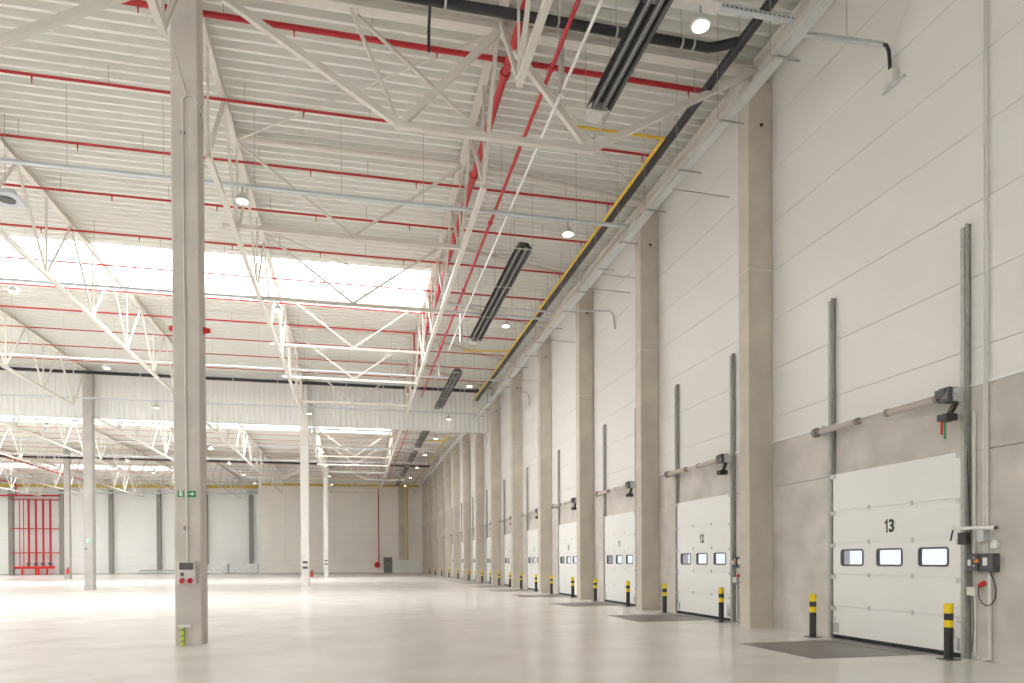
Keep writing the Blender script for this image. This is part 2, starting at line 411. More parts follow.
def cross_truss(x0, yr, lab, top=12.52):
    """transfer truss of 12 m between two columns"""
    t = thing('transfer_truss', (x0, yr, 0), lab, 'roof truss', 'cross trusses on the column lines')
    n = [(0,top),(3.95,ZBm),(6.0,top),(7.93,ZBm),(11.8,top)]
    m_ = MB(); m_.ibeam((x0+.25,yr,top),(x0+11.85,yr,top), .22, .20, .025); m_.build('top_chord', M['steel_white'], t)
    m_ = MB(); m_.beam((x0+3.95,yr,ZBm),(x0+7.93,yr,ZBm), .12, .12); m_.build('bottom_chord', M['steel_white'], t)
    for i in range(4):
        a, b_ = n[i], n[i+1]
        xa = x0 + a[0] + (.25 if i == 0 else 0)
        m_ = MB(); m_.beam((xa,yr,a[1]-(.05 if a[1]>11 else 0)),(x0+b_[0],yr,b_[1]-(.05 if b_[1]>11 else 0)), .125, .125); m_.build('diagonal', M['steel_white'], t)
    m_ = MB(); m_.beam((x0+3.0,yr,top-.1),(x0+3.9,yr,ZBm+.1), .06,.06); m_.build('strut', M['steel_white'], t)
    m_ = MB(); m_.beam((x0+9.0,yr,top-.1),(x0+8.0,yr,ZBm+.1), .06,.06); m_.build('strut', M['steel_white'], t)
    for q in (3.95, 7.93):
        m_ = MB(); m_.box(x0+q-.11, x0+q+.11, yr-.066, yr+.066, ZBm-.062, ZBm+.10); m_.build('gusset_plate', M['steel_white'], t)
    return t
cl = {(0,0):'cream cross truss from the thick near column to the column between doors 13 and 12', (1,0):'cream cross truss leaving the thick near column away from the dock wall',
      (0,1):'cross truss behind the corrugated curtain, reaching the dock wall', (1,1):'cross truss behind the corrugated curtain, from the white column to the grey column', (2,1):'cross truss behind the corrugated curtain, beyond the grey column',
      (0,2):'cross truss by the end wall, reaching the dock wall', (1,2):'cross truss ending at the second white column, beyond the curtain', (2,2):'cross truss ending at the pale column by the red risers'}
for (i, r), lab in cl.items():
    cross_truss(IX-12*i, ROWS[r] + (0 if r == 0 else .75), lab)

def vframe(y, lab):
    t = thing('roof_bracing', (0, y, 0), lab, 'bracing', 'V bracing frames between two long trusses')
    m_ = MB(); m_.tube([(IX,y,12.62),(2.97,y,12.62)], .075, 8); m_.build('top_tube', M['steel_white'], t)
    m_ = MB(); m_.beam((IX-.3,y,ZBm+.05),(2.97,y,ZBm+.05), .11,.11); m_.build('bottom_chord', M['steel_white'], t)
    for s in (-1,1):
        m_ = MB(); m_.beam((-.03,y,ZBm+.1),(-.03+s*2.95,y,12.52), .06,.06); m_.build('diagonal', M['steel_white'], t)
vi = 0
for b in (0,1,2):
    st = (ROWS[b+1]-ROWS[b])/6
    for k in range(1,6):
        yy = ROWS[b] + .2 + st*k
        if yy > YF-1: continue
        vframe(yy, 'thin cream V bracing frame, %s past the %s' % (nth(k-1 if b == 0 else (k-1) + 5*(b-1)), 'near cross truss' if b == 0 else 'corrugated curtain'))
        vi += 1
# skew beams from the truss to the wall columns
n_ = 0
for b in (0,1,2):
    for k in range(1,6):
        ya = ROWS[b] + .15 + (ROWS[b+1]-ROWS[b])/6*k; yb = Y0+.2 + 6*(k+5*b)
        if yb > YF-1.5: continue
        m_ = MB(); m_.tube([(2.97+.1,ya,12.62),(8.9,yb,12.55)], .085, 10)
        tag(m_.build('roof_tie', M['steel_white']), 'slim cream roof tie running to the wall column between doors %d and %d' % (13-(k+5*b), 12-(k+5*b)), 'roof beam', 'roof ties over the dock aisle', 'thing'); n_ += 1
# edge beam on the wall columns, with toothed deck ends above it
t = thing('edge_beam', (8.85, Y0, 12.3), 'long cream edge beam running on top of the dock wall columns', 'beam')
m_ = MB(); m_.ibeam((8.84,YB,12.42),(8.84,YF,12.42), .18,.24,.02); m_.build('beam', M['steel_white'], t)
m_ = MB(); m_.box(8.72,8.76,YB,YF,12.545,12.66); m_.build('deck_support_angle', M['steel_white'], t)
# roof bracing rods
for i, (a, b_, lab) in enumerate([((-2.9,19.3,12.55),(2.9,14.3,12.55),'thin diagonal roof bracing rod behind the near cross truss'),
                                ((.1,14.3,12.45),(2.6,16.2,11.9),'short slanting knee brace behind the near cross truss'),
                                ((-2.9,24.3,12.55),(2.9,29.3,12.55),'thin diagonal roof bracing rod crossing the near skylight strip'),
                                ((3.1,14.3,12.55),(8.8,20.1,12.55),'thin diagonal roof bracing rod crossing the dock aisle past the near cross truss')]):
    m_ = MB(); m_.tube([a,b_], .022 if i != 1 else .04, 8); tag(m_.build('bracing_rod', M['steel_white']), lab, 'bracing', 'slanting rods under the roof deck', 'thing')

# ------------------------------------------------------------------ corrugated curtain
mb = MB(); x = XL+.1; yc = ROWS[1]+.32
pts = []
while x < WX-.02:
    for dx, dy in ((0,0),(.12,0),(.16,.05),(.26,.05),(.30,0)):
        if x+dx < WX: pts.append((x+dx, yc+dy))
    x += .30
n = len(pts)
mb.poly([(a,b_,9.95) for a,b_ in pts] + [(a,b_,12.79) for a,b_ in pts], [(i,i+1,n+i+1,n+i) for i in range(n-1)])
cu = thing('draft_curtain', (0,yc,9.95), 'white corrugated sheet curtain hanging below the roof across the hall', 'smoke curtain')
mb.build('sheet', M['curtain'], cu)
m_ = MB(); m_.box(XL+.1, WX-.02, yc-.03, yc+.08, 9.9, 9.95); m_.build('edge_profile', M['curtain'], cu)

# ------------------------------------------------------------------ pipes
def pipe_thing(name, mt_, lab, cat, runs, r, group=None, hang=None, clips=None, n=10):
    a = runs[0][0]; t = thing(name, a, lab, cat, group)
    for run, rad in zip(runs, r): 
        m_ = MB(); m_.tube(run, rad, n); m_.build('pipe', M[mt_], t, True)
    return t
XMIN = -60.0
# branch lines
ybr = [14.8, 17.45, 20.05, 22.65, 25.3, 28.0]
y = 30.6
while y < 103: ybr.append(y); y += 2.72
for i, y in enumerate(ybr):
    xe = 8.1; yy = y
    if SKY[1][0] < y < SKY[1][1]: xe = 8.1
    if YF-.4 < y: xe = XB-.5
    beyond = y > ROWS[1]
    r = .058 if i == 0 else (.034 if y < 34 else (.026 if y < 45 else .018))
    if i < len(ybr):
        k = sum(1 for q in ybr if q < ROWS[1]); j = i if not beyond else i-k
        lab = 'red sprinkler branch pipe under the deck, %s past the %s' % (nth(j), 'near cross truss' if not beyond else 'corrugated curtain')
        if i == 0: lab = 'thickest red sprinkler branch pipe, just behind the near cross truss'
    z = 12.38 if y < 45 else 12.55
    t = thing('sprinkler_pipe', (xe, y, z), lab, 'sprinkler pipe', 'red sprinkler branches under the deck')
    m_ = MB(); m_.tube([(XMIN,y,z),(xe,y,z)], r, 8); m_.build('pipe', M['red'], t, True)
    m_ = MB()
    x = 7.0
    lim = -22 if y < 45 else -30
    if y < 62:
        x = 7.55
        while x > lim:
            h_ = MB(); h_.tube([(x,y,z-r*.5),(x,y,z-.10)], .02, 6); h_.tube([(x,y,z-.10),(x,y,z-.19)], .013, 6); 
            if y < 30: h_.build('sprinkler_head', M['red'], t)
            x -= 2.9
        x = 6.2 if y < 36 else -99
        while x > lim:
            h2 = MB(); h2.tube([(x,y,z+r*.8),(x,y,DECK+.02)], .008, 5, False); h2.build('hanger', M['galv_dark'], t); x -= 2.9
# thick main and slim mains along the hall
t = thing('sprinkler_main', (3.24,5,12.15), 'thick red sprinkler main pipe with couplings running beside the long truss', 'sprinkler pipe')
m_ = MB(); m_.tube([(3.24,2,12.15),(3.24,43.9,12.15)], .085, 14); m_.build('pipe', M['red'], t, True)
for y in (6.5,10.2,14.9,19.0,22.65,26.9,31.5,37.5,42):
    m_ = MB(); m_.tube([(3.24,y-.07,12.15),(3.24,y+.07,12.15)], .115, 14); m_.build('coupling', M['red'], t, True)
t = thing('sprinkler_main', (3.24,45.5,12.0), 'red sprinkler main pipe beyond the corrugated curtain, beside the long truss', 'sprinkler pipe')
m_ = MB(); m_.tube([(3.24,45.0,12.0),(3.24,92,12.0)], .085, 10); m_.build('pipe', M['red'], t, True)
for y in (49,56,63,70):
    m_ = MB(); m_.tube([(3.24,y,12.0),(3.24,y,12.6)], .05, 8); m_.build('riser', M['red'], t, True)
t = thing('sprinkler_main', (3.93,5,11.5), 'slim red pipe hanging below the deck between the thick red main and the heaters', 'sprinkler pipe')
m_ = MB(); m_.tube([(3.93,2,11.5),(3.93,42.4,11.5)], .045, 10); m_.build('pipe', M['red'], t, True)
for y in (8.5,13.6,20.2,25.4,32.5):
    m_ = MB(); m_.tube([(3.93,y-.05,11.5),(3.93,y+.05,11.5)], .07, 10); m_.build('coupling', M['red'], t, True)
t = thing('sprinkler_main', (3.9,46,11.5), 'slim red pipe beyond the corrugated curtain, beside the dark heaters', 'sprinkler pipe')
m_ = MB(); m_.tube([(3.9,45.5,11.5),(3.9,92,11.5)], .045, 8); m_.build('pipe', M['red'], t, True)
for (x, y, z0, z1, lab) in [(3.0,30.95,12.3,13.4,'short red vertical pipe under the near skylight edge'),(2.85,34.4,11.9,12.7,'short red vertical pipe hanging beside the long truss past the near skylight')]:
    m_ = MB(); m_.tube([(x,y,z0),(x,y,z1)], .035, 8); m_.tube([(x,y,z0),(x+.35,y,z0)], .035, 8); tag(m_.build('drop_pipe', M['red']), lab, 'sprinkler pipe', 'short red drop pipes', 'thing')
m_ = MB(); m_.tube([(-33.5,75.5,12.0),(-33.5,99,12.0)], .10, 10)
tag(m_.build('sprinkler_main', M['red']), 'red main pipe running under the far roof towards the riser pipes', 'sprinkler pipe', None, 'thing')
m_ = MB(); m_.tube([(-43.3,86,12),(-43.3,102.6,12),(-43.3,102.9,11.6),(-43.3,102.9,10.4)], .09, 10); m_.tube([(-46.5,102.9,10.4),(-38.2,102.9,10.5)], .12, 10)
tag(m_.build('sprinkler_main', M['red']), 'red feeder pipe above the riser pipes at the edge of the hall', 'sprinkler pipe', None, 'thing')
# slim white pipe
t = thing('white_pipe', (4.12,5,11.0), 'slim white pipe hanging between the slim red pipe and the dark heaters', 'pipe')
m_ = MB(); m_.tube([(4.12,2,11.0),(4.12,31,11.0)], .033, 8); m_.build('pipe', M['white'], t, True)

# black insulated rainwater pipes
t = thing('rainwater_pipe', (7.65,5,12.0), 'thick black insulated pipe running along the dock wall beside the yellow pipe', 'drain pipe')
m_ = MB(); m_.tube([(7.65,-10,12.0),(7.65,44.2,11.9)], .10, 14); m_.build('pipe', M['black'], t, True)
y = 5.2
while y < 43:
    m_ = MB(); m_.tube([(7.65,y-.02,12.0),(7.65,y+.02,12.0)], .107, 14); m_.build('pipe_clip', M['galv'], t, True)
    m_ = MB(); m_.tube([(7.65,y,12.08),(7.65,y,12.82)], .007, 5); m_.build('hanger', M['galv_dark'], t); y += 1.9
def black_cross(y, z, lab, xj=7.62, clips=True):
    t = thing('rainwater_pipe', (xj,y,z), lab, 'drain pipe', 'black pipes crossing the hall')
    m_ = MB(); m_.tube([(XMIN,y,z),(7.1,y,z),(7.3,y-.08,z),(xj,y-.28,z)], .095, 12); m_.build('pipe', M['black'], t, True)
    if clips:
        for x in (-12,-9.5,-7,-4.5,-.5,1.7,3.9,5.1,6.5,6.75):
            m_ = MB(); m_.tube([(x-.02,y,z),(x+.02,y,z)], .104, 12); m_.build('pipe_clip', M['galv'], t, True)
    for x in (-9.5,-4.5,-.5,1.7,3.9,5.1,6.5):
        m_ = MB(); m_.tube([(x,y,z+.08),(x,y,DECK+.02)], .007, 5); m_.build('hanger', M['galv_dark'], t)
    return t
t = black_cross(13.05, 12.0, 'thick black insulated pipe crossing overhead in front of the near cross truss')
m_ = MB(); m_.tube([(1.42,13.05,11.95),(1.42,13.3,11.7),(1.42,13.35,11.25)], .03, 8); m_.build('drop_elbow', M['black'], t, True)
black_cross(43.7, 12.33, 'black insulated pipe crossing in front of the top of the corrugated curtain')
black_cross(73.6, 11.55, 'black insulated pipe crossing far behind the corrugated curtain', clips=False)

# yellow gas pipe
t = thing('gas_pipe', (7.38,15.8,11.8), 'slim yellow gas pipe running along the black pipe near the dock wall', 'gas pipe')
m_ = MB(); m_.tube([(7.38,15.78,11.8),(7.38,44.3,11.8)], .042, 10); m_.build('pipe', M['yellow'], t, True)
m_ = MB(); m_.tube([(5.15,15.78,11.8),(7.38,15.78,11.8)], .032, 8); m_.build('branch', M['yellow'], t, True)
m_ = MB(); m_.tube([(5.1,33.0,11.6),(7.38,33.0,11.7)], .035, 8); m_.build('branch', M['yellow'], t, True)
t = thing('gas_pipe', (7.38,45.2,11.8), 'yellow gas pipe beyond the corrugated curtain near the dock wall', 'gas pipe')
m_ = MB(); m_.tube([(7.38,45.2,11.8),(7.38,93.4,11.6)], .05, 8); m_.build('pipe', M['yellow'], t, True)
m_ = MB(); m_.tube([(4.9,58.6,11.7),(7.38,58.6,11.7)], .05, 8); m_.build('branch', M['yellow'], t, True)
m_ = MB(); m_.tube([(6.75,YF-.12,11.4),(6.75,YF-.12,1.75)], .09, 8); tag(m_.build('gas_pipe', M['yellow']), 'vertical yellow gas pipe on the beige end wall', 'gas pipe', None, 'thing')
m_ = MB(); m_.beam((XB+.3,YF-.7,11.45),(8.4,YF-.7,11.60), .25,.30); tag(m_.build('yellow_beam', M['ochre']), 'yellow beam along the top of the beige end wall', 'beam', None, 'thing')
m_ = MB(); m_.beam((-60,YL-1.2,11.6),(XB-1.3,YL-1.2,12.15), .25,.42); tag(m_.build('yellow_beam', M['ochre']), 'yellow beam along the top of the grey end wall', 'beam', None, 'thing')
m_ = MB(); m_.beam((-60,YL-1.0,10.75),(XB-.8,YL-1.0,11.2), .2,.22); tag(m_.build('cable_tray', M['tray']), 'pale blue tray along the top of the grey end wall', 'cable tray', None, 'thing')

# ------------------------------------------------------------------ cable trays
t = thing('cable_rail', (7.55,5,10.6), 'wide pale galvanised cable rail running the length of the dock wall', 'cable tray')
m_ = MB(); m_.prof([(-.10,-.03),(.10,-.03),(.10,.05),(.09,.05),(.09,-.02),(-.09,-.02),(-.09,.05),(-.10,.05)], 'y', -12, 93.5, ox=7.55, oz=10.63); m_.build('tray', M['rail'], t)
y = 7.5
while y < 44:
    m_ = MB(); m_.prof([(-.015,-.015),(.015,-.015),(.015,.015),(-.015,.015)], 'x', 7.35, 7.92, oy=y, oz=10.575); m_.build('support_bracket', M['galv_dark'], t)
    m_ = MB(); m_.tube([(7.32,y,10.58),(7.32,y,12.8)], .006, 5); m_.build('hanger', M['galv_dark'], t)
    y += 1.86
TR = [(10.85,10.95), (18.4,10.9), (26.5,11.05), (35.4,10.9), (43.6,10.85), (50.9,10.9), (59.0,10.9), (67.2,10.9), (75.4,10.9), (83.6,10.9)]
lampmat = M['lamp']
def make_lamp():
    t = thing('high_bay_lamp', (0,0,0), 'x', 'ceiling lamp')
    m_ = MB(); m_.tube([(0,0,.0),(0,0,.02),(0,0,.10),(0,0,.16),(0,0,.20)], [.175,.185,.15,.09,.05], 20, True); m_.build('housing', M['galv'], t, True)
    m_ = MB(); m_.tube([(0,0,-.012),(0,0,.0)], .135, 20); m_.build('lens', lampmat, t)
    m_ = MB(); m_.tube([(0,0,.2),(0,0,.36)], .02, 8); m_.build('stem', M['galv_dark'], t)
    return t
lamp0 = make_lamp(); lamp_used = False
aisle = ['over the dock aisle', 'above the inner columns', 'one aisle off the columns', 'two aisles off the columns', 'three aisles off the columns']
for i, (y, z) in enumerate(TR):
    sp = 'with slotted sides, in front of the near cross truss' if i == 0 else (nth(i-1) + ' past the near cross truss' if i < 5 else nth(i-5) + ' past the corrugated curtain')
    t = thing('cable_tray', (7.4,y,z), 'blue grey tray crossing the hall, ' + sp, 'cable tray', 'cable trays crossing the hall')
    xe = 7.55
    m_ = MB(); m_.prof([(-.055,-.03),(.055,-.03),(.055,.035),(.045,.035),(.045,-.02),(-.045,-.02),(-.045,.035),(-.055,.035)], 'x', XMIN, xe, oy=y, oz=z); m_.build('tray', M['tray'], t)
    if i == 0:
        m_ = MB(); m_.box(4.6, 6.1, y-.16, y+.12, z-.05, z-.03); m_.build('cover_sheet', M['aluminium'], t)
        m_ = MB()
        x = 5.4
        while x < 7.5: m_.box(x, x+.035, y-.058, y-.0555, z-.01, z+.012); x += .09
        m_.build('slots', M['bblack'], t)
    x = 6.0 if y < 40 else -99
    while x > -18:
        m_ = MB(); m_.tube([(x,y,z+.04),(x,y,DECK+.02)], .006, 5, False); m_.build('hanger', M['galv_dark'], t); x -= 2.1
    for j in range(5):
        x = 5.75 - 8.45*j + (0 if j else 0)
        if y < 20 and j > 1: continue
        if y < 12 and j > 0: continue
        if y < 44 and j > 3: continue
        o = lamp0 if not lamp_used else dup(lamp0, (0,0,0)); lamp_used = True
        o.location = (x, y-.02, z-.40)
        o['label'] = 'round lamp %s, on the %s' % (aisle[j], 'slotted tray before the near cross truss' if i == 0 else '%s tray past the %s' % ((nth(i-1), 'near cross truss') if i < 5 else (nth(i-5), 'curtain')))
        o['group'] = 'round high bay lamps'
t = thing('cable_tray', (7.3,25.6,11.0), 'thin grey tray just in front of the third crossing cable tray', 'cable tray', 'cable trays crossing the hall')
m_ = MB(); m_.box(3.4,7.5,25.58,25.66,11.0,11.04); m_.build('tray', M['tray'], t)

# outrigger arms of the rail with a flexible drop
def arm(y, z, lab, big):
    t = thing('cable_outrigger', (7.6,y,z), lab, 'cable arm', 'grey cable arms reaching from the rail to the wall')
    e = (8.98, y-.40, z-.26) if big else (9.02, y-.30, z-.04); m_ = MB(); m_.beam((7.6,y,z), e, .08, .06) if big else m_.beam((7.6,y,z), e, .06, .04); m_.build('arm', M['galv'], t)
    p = [e,(9.02,y-.44,z-.30),(9.05,y-.46,z-.40),(9.06,y-.47,z-.60),(9.06,y-.48,z-.78)] if big else [e,(9.05,y-.5,z-.10),(9.07,y-.8,z-.35),(9.09,y-.95,z-.9)]
    m_ = MB(); m_.tube(p, .03, 8); m_.build('flexible_conduit', M['bblack'] if big else M['galv'], t, True)
    if big:
        q = p[-1]; m_ = MB(); m_.box(9.0,9.12,q[1]-.12,q[1]+.10,q[2]-.22,q[2]+.0); m_.build('junction_box', M['plastic'], t)
        m_ = MB(); m_.box(9.08,9.125,q[1]-.28,q[1]+.22,q[2]-.26,q[2]-.22); m_.build('bracket', M['galv'], t)
        m_ = MB(); m_.tube([(8.4,y-.23,z-.12),(8.4,y-.23,12.78)], .006, 5); m_.build('hanger', M['galv_dark'], t)
arm(10.82, 10.72, 'grey cable arm with a black drop and pale box on the wall above door 13', True)
for y, lab in ((24.45,'above door 11'),(36.95,'above door 9'),(49.5,'above door 7')):
    arm(y, 10.7, 'thin grey cable arm with a curved drop to the wall ' + lab, False)
for y, dn in ((15.77,12),(20.93,11),(22.1,11),(27.6,10),(33.9,9)):
    m_ = MB(); m_.tube([(7.6,y,10.6),(9.125,y,10.56)], .014, 6); tag(m_.build('cable_conduit', M['galv_dark']), 'thin grey rod from the cable rail to the wall above door %d%s' % (dn, {20.93:', nearer of two',22.1:', farther of two'}.get(y,'')), 'conduit', 'thin rods from the rail to the wall', 'thing')

# ------------------------------------------------------------------ radiant heaters
def heater(y0, y1, lab):
    t = thing('radiant_heater', (4.92,y0,10.8), lab, 'heater', 'dark radiant tube heaters')
    w = .27
    m_ = MB(); m_.prof([(-w,-.06),(-.13,.13),(.13,.13),(w,-.06),(w-.015,-.06),(.12,.115),(-.12,.115),(-w+.015,-.06)], 'y', y0, y1, ox=4.92, oz=10.85); m_.build('reflector', M['heatcase'], t)
    for s in (-1,1):
        m_ = MB(); m_.tube([(4.92+s*.10,y0+.05,10.83),(4.92+s*.10,y1-.05,10.83)], .05, 12); m_.build('tube', M['heattube'], t, True)
    y = y0+.02; k = max(2, round((y1-y0)/2.9))
    for i in range(k+1):
        yy = y0 + .02 + (y1-y0-.04)*i/k
        m_ = MB(); m_.box(4.92-w-.01, 4.92+w+.01, yy-.012, yy+.012, 10.775, 10.80); m_.build('crossbar', M['aluminium'], t)
        m_ = MB()
        for s in (-1,1): m_.tube([(4.92+s*w,yy,10.8),(4.92+s*w,yy,DECK+.02)], .006, 5)
        m_.build('hanger', M['galv_dark'], t)
    m_ = MB(); m_.box(4.78,5.06,y1+.0,y1+.38,10.76,11.0); m_.build('burner_box', M['plastic'], t)
    return t
hs = [(4.6,13.62),(20.1,29.0),(33.9,42.4),(48.4,57.2),(59.4,66.1),(68.2,77.1),(79.5,87.5)]
for i, (a, b_) in enumerate(hs):
    heater(a, b_, 'dark radiant tube heater over the dock aisle, %s' % ['before the near cross truss','beside the slim white pipe','ending at the corrugated curtain','first beyond the curtain','second beyond the curtain','third beyond the curtain','last before the end wall'][i])
m_ = MB(); m_.box(4.80,5.04,19.7,20.08,10.8,11.05); 
# exhaust stacks beside the heaters
for x, y in ((4.1,13.5),(4.45,29.6),(4.2,35.5)):
    m_ = MB(); m_.tube([(x,y,10.9),(x,y,DECK)], .06, 10); tag(m_.build('flue_pipe', M['aluminium']), {13.5:'short metal flue pipe beside the heater before the near cross truss',29.6:'metal flue pipe at the far end of the second dark heater',35.5:'metal flue pipe beside the third dark heater'}[y], 'flue', 'flue pipes of the heaters', 'thing')

# ------------------------------------------------------------------ loading doors
def ring(mb, y0, y1, z0, z1, w, x0, x1, r=.05):
    def rr_(y0,y1,z0,z1,r):
        p = []
        for cy_, cz_, a0 in ((y1-r,z1-r,0),(y0+r,z1-r,90),(y0+r,z0+r,180),(y1-r,z0+r,270)):
            for k in range(5):
                a = math.radians(a0+k*22.5); p.append((cy_+r*math.cos(a), cz_+r*math.sin(a)))
        return p
    o = rr_(y0,y1,z0,z1,r); i = rr_(y0+w,y1-w,z0+w,z1-w,max(r-w,.01)); n = len(o)
    v = [(x0,a,b_) for a,b_ in o] + [(x0,a,b_) for a,b_ in i] + [(x1,a,b_) for a,b_ in o] + [(x1,a,b_) for a,b_ in i]
    f = []
    for k in range(n):
        j = (k+1)%n
        f += [(k,j,n+j,n+k), (2*n+k,3*n+k,3*n+j,2*n+j), (k,2*n+k,2*n+j,j), (n+k,n+j,3*n+j,3*n+k)]
    mb.poly(v, f)
SZ = [.07,.63,1.24,1.84,2.46,3.17]
NWORD = {13:'thirteen'}
def make_door(y0):
    """one sectional door with its tracks; opening edge nearest the camera at y0"""
    t = thing('loading_door', (WX, y0, 0), 'x', 'loading door')
    xa, xb = WX-.075, WX-.032; y1 = y0+DW
    wins = [(y0+DW/2+c-.305, y0+DW/2+c+.305) for c in (-.935,.01,.94)]
    for i in range(5):
        m_ = MB(); z0, z1 = SZ[i]+.004, SZ[i+1]-.004
        if i: m_.box(xb-.012,xb,y0,y1,z0-.012,z0+.002)
        if i == 2:
            wz0, wz1 = 1.415, 1.70
            m_.box(xa,xb,y0,y1,z0,wz0); m_.box(xa,xb,y0,y1,wz1,z1)
            e = [y0] + [q for w in wins for q in (w[0]+.012, w[1]-.012)] + [y1]
            for k in range(0,len(e),2): m_.box(xa,xb,e[k],e[k+1],wz0,wz1)
        else: m_.box(xa,xb,y0,y1,z0,z1)
        # shallow stiffening grooves
        p = m_.build('door_section', M['doorpanel'], t)
    for a, b_ in wins:
        m_ = MB(); ring(m_, a, b_, 1.40, 1.715, .03, xa-.010, xb+.005, .06)
        w = m_.build('window_frame', M['darkgrey'], t)
        m_ = MB(); m_.box(xa+.01, xa+.016, a+.03, b_-.03, 1.425, 1.69); m_.build('pane', M['pane'], w)
    m_ = MB(); m_.box(xa-.01,xb+.01,y0,y1,.0,.07); m_.build('bottom_seal', M['rubber'], t)
    # hinge screws
    for z in SZ[1:5]:
        for c in (-.5,.5):
            m_ = MB(); m_.box(xa-.010,xa, y0+DW/2+c-.025, y0+DW/2+c+.025, z-.04, z+.04); m_.build('hinge', M['galv'], t)
    for s in (0,1):
        ys = y1+.015 if s else y0-.105
        m_ = MB(); m_.box(WX-.09,WX-.002,ys,ys+.014,0,6.6); m_.box(WX-.03,WX-.002,ys,ys+.09,0,6.6)
        yc_ = ys+.055
        m_.box(WX-.10,WX-.092,yc_-.035,yc_+.035,.0,6.55); m_.box(WX-.10,WX-.05,yc_-.035,yc_-.028,0,6.55); m_.box(WX-.10,WX-.05,yc_+.028,yc_+.035,0,6.55)
        for z in (.5,1.7,2.9,4.1,5.3,6.3): m_.box(WX-.09,WX-.01,yc_-.04,yc_+.04,z,z+.08)
        m_.build('vertical_track', M['galv_dark'], t)
    for z in SZ[1:]:
        for yy in (y0+.02, y1-.02):
            m_ = MB(); m_.box(xa-.03,xa,yy-.05,yy+.05,z-.09,z-.01)
            s = -1 if yy < y0+1 else 1
            m_.tube([(xa-.02,yy,z-.05),(xa-.02,yy+s*.05,z-.05)], .022, 8); m_.build('roller', M['galv'], t)
    zs_, xs_ = 4.02, WX-.26
    m_ = MB(); m_.tube([(xs_,y0-.1,zs_),(xs_,y1+.22,zs_)], .018, 10); m_.build('shaft', M['spring'], t, True)
    for a, b_ in ((y0+.25,y0+1.28),(y0+2.02,y1+.12)):
        m_ = MB(); m_.tube([(xs_,a,zs_),(xs_,b_,zs_)], .058, 14); m_.build('torsion_spring', M['spring'], t, True)
        m_ = MB(); m_.tube([(xs_,a-.03,zs_),(xs_,a+.05,zs_)], .066, 14); m_.build('spring_collar', M['brown'], t, True)
        m_ = MB(); m_.tube([(xs_,b_-.03,zs_),(xs_,b_+.05,zs_)], .066, 14); m_.build('spring_collar', M['brown'], t, True)
    for yy in (y1+.20, y0-.02):
        m_ = MB(); m_.tube([(xs_,yy,zs_),(xs_,yy+.09,zs_)], .095, 18); m_.build('cable_drum', M['brown'], t, True)
    for yy in (y1+.06, y0-.06):
        m_ = MB(); m_.box(xs_-.02,WX-.01,yy-.008,yy+.008,zs_-.10,zs_+.10); m_.build('shaft_bracket', M['galv'], t)
    # drive unit
    m_ = MB(); m_.box(xs_-.08,xs_+.10,y0-.04,y0+.14,zs_-.10,zs_+.12); m_.box(xs_-.10,xs_+.02,y0+.02,y0+.2,zs_-.02,zs_+.10); dr = m_.build('drive_unit', M['darkgrey'], t)
    m_ = MB(); m_.tube([(xs_,y0-.10,zs_-.12),(xs_,y0+.02,zs_-.28)], .045, 10); m_.box(xs_-.1,xs_+.1,y0-.02,y0+.16,zs_-.38,zs_-.28); m_.build('motor', M['bblack'], dr)
    m_ = MB(); m_.tube([(xs_-.05,y0+.12,zs_-.38),(xs_-.05,y0+.12,zs_-.58)], .018, 8); m_.build('red_pull_handle', M['redbright'], dr)
    m_ = MB(); m_.tube([(xs_-.05,y0+.06,zs_-.40),(xs_-.05,y0+.06,zs_-.66)], .016, 8); m_.build('green_pull_handle', M['green'], dr)
    # cable safety device at the foot
    for yy in (y0+.08,y1-.1):
        m_ = MB(); m_.box(xa-.04,xa,yy-.05,yy+.05,.12,.30); m_.tube([(xa-.03,yy,.2),(xa-.03,yy+.03,.42)], .012, 6); m_.build('cable_device', M['galv'], t)
    return t
def number(parent, txt, y, z, hgt, x):
    """bold condensed numerals as one flat raised mesh"""
    mb_ = MB(); adv = 0; out = []
    for ch in txt:
        if ch == '1':
            pts = [(.30,0),(.56,0),(.56,1),(.36,1),(.30,.90),(.08,.80),(.08,.62),(.30,.70)]
            out.append(([(px*.62*hgt+adv, (py-.5)*hgt, 0) for px,py in pts], [(0,1,2,3,4,7),(4,5,6,7)])); adv += .45*hgt
        else:
            cu_ = bpy.data.curves.new('numeral', 'FONT'); cu_.body = ch; cu_.size = hgt*1.40; cu_.align_x = 'LEFT'; cu_.offset = .013
            tmp = bpy.data.objects.new('numeral_outline', cu_); COL.objects.link(tmp)
            me = bpy.data.meshes.new_from_object(tmp.evaluated_get(bpy.context.evaluated_depsgraph_get()))
            bpy.data.objects.remove(tmp); bpy.data.curves.remove(cu_)
            xs = [v.co.x for v in me.vertices]; ys = [v.co.y for v in me.vertices]; x0_, y0_, y1_ = min(xs), min(ys), max(ys); w_ = max(xs)-x0_
            k = hgt/(y1_-y0_); kx = .56*hgt/w_
            out.append(([((v.co.x-x0_)*kx+adv, (v.co.y-(y0_+y1_)/2)*k, 0) for v in me.vertices], [tuple(p.vertices) for p in me.polygons])); adv += .64*hgt
            bpy.data.meshes.remove(me)
    adv -= .08*hgt
    for v, f in out: mb_.poly([(x, y-(px-adv/2), z+py) for px,py,_ in v], f)
    return mb_.build('number', M['ink'], parent)
door0 = make_door(8.90)
door_roots = []
for i, (num, y) in enumerate(DOORS):
    d = door0 if i == 0 else dup(door0, (WX, y, 0), skip=('hinge','roller','cable_device','red_pull_handle','green_pull_handle') if i > 4 else ('red_pull_handle','green_pull_handle'))
    d['label'] = 'white sectional loading door with three windows and the number %d' % num
    d['group'] = 'numbered loading doors'
    door_roots.append(d)
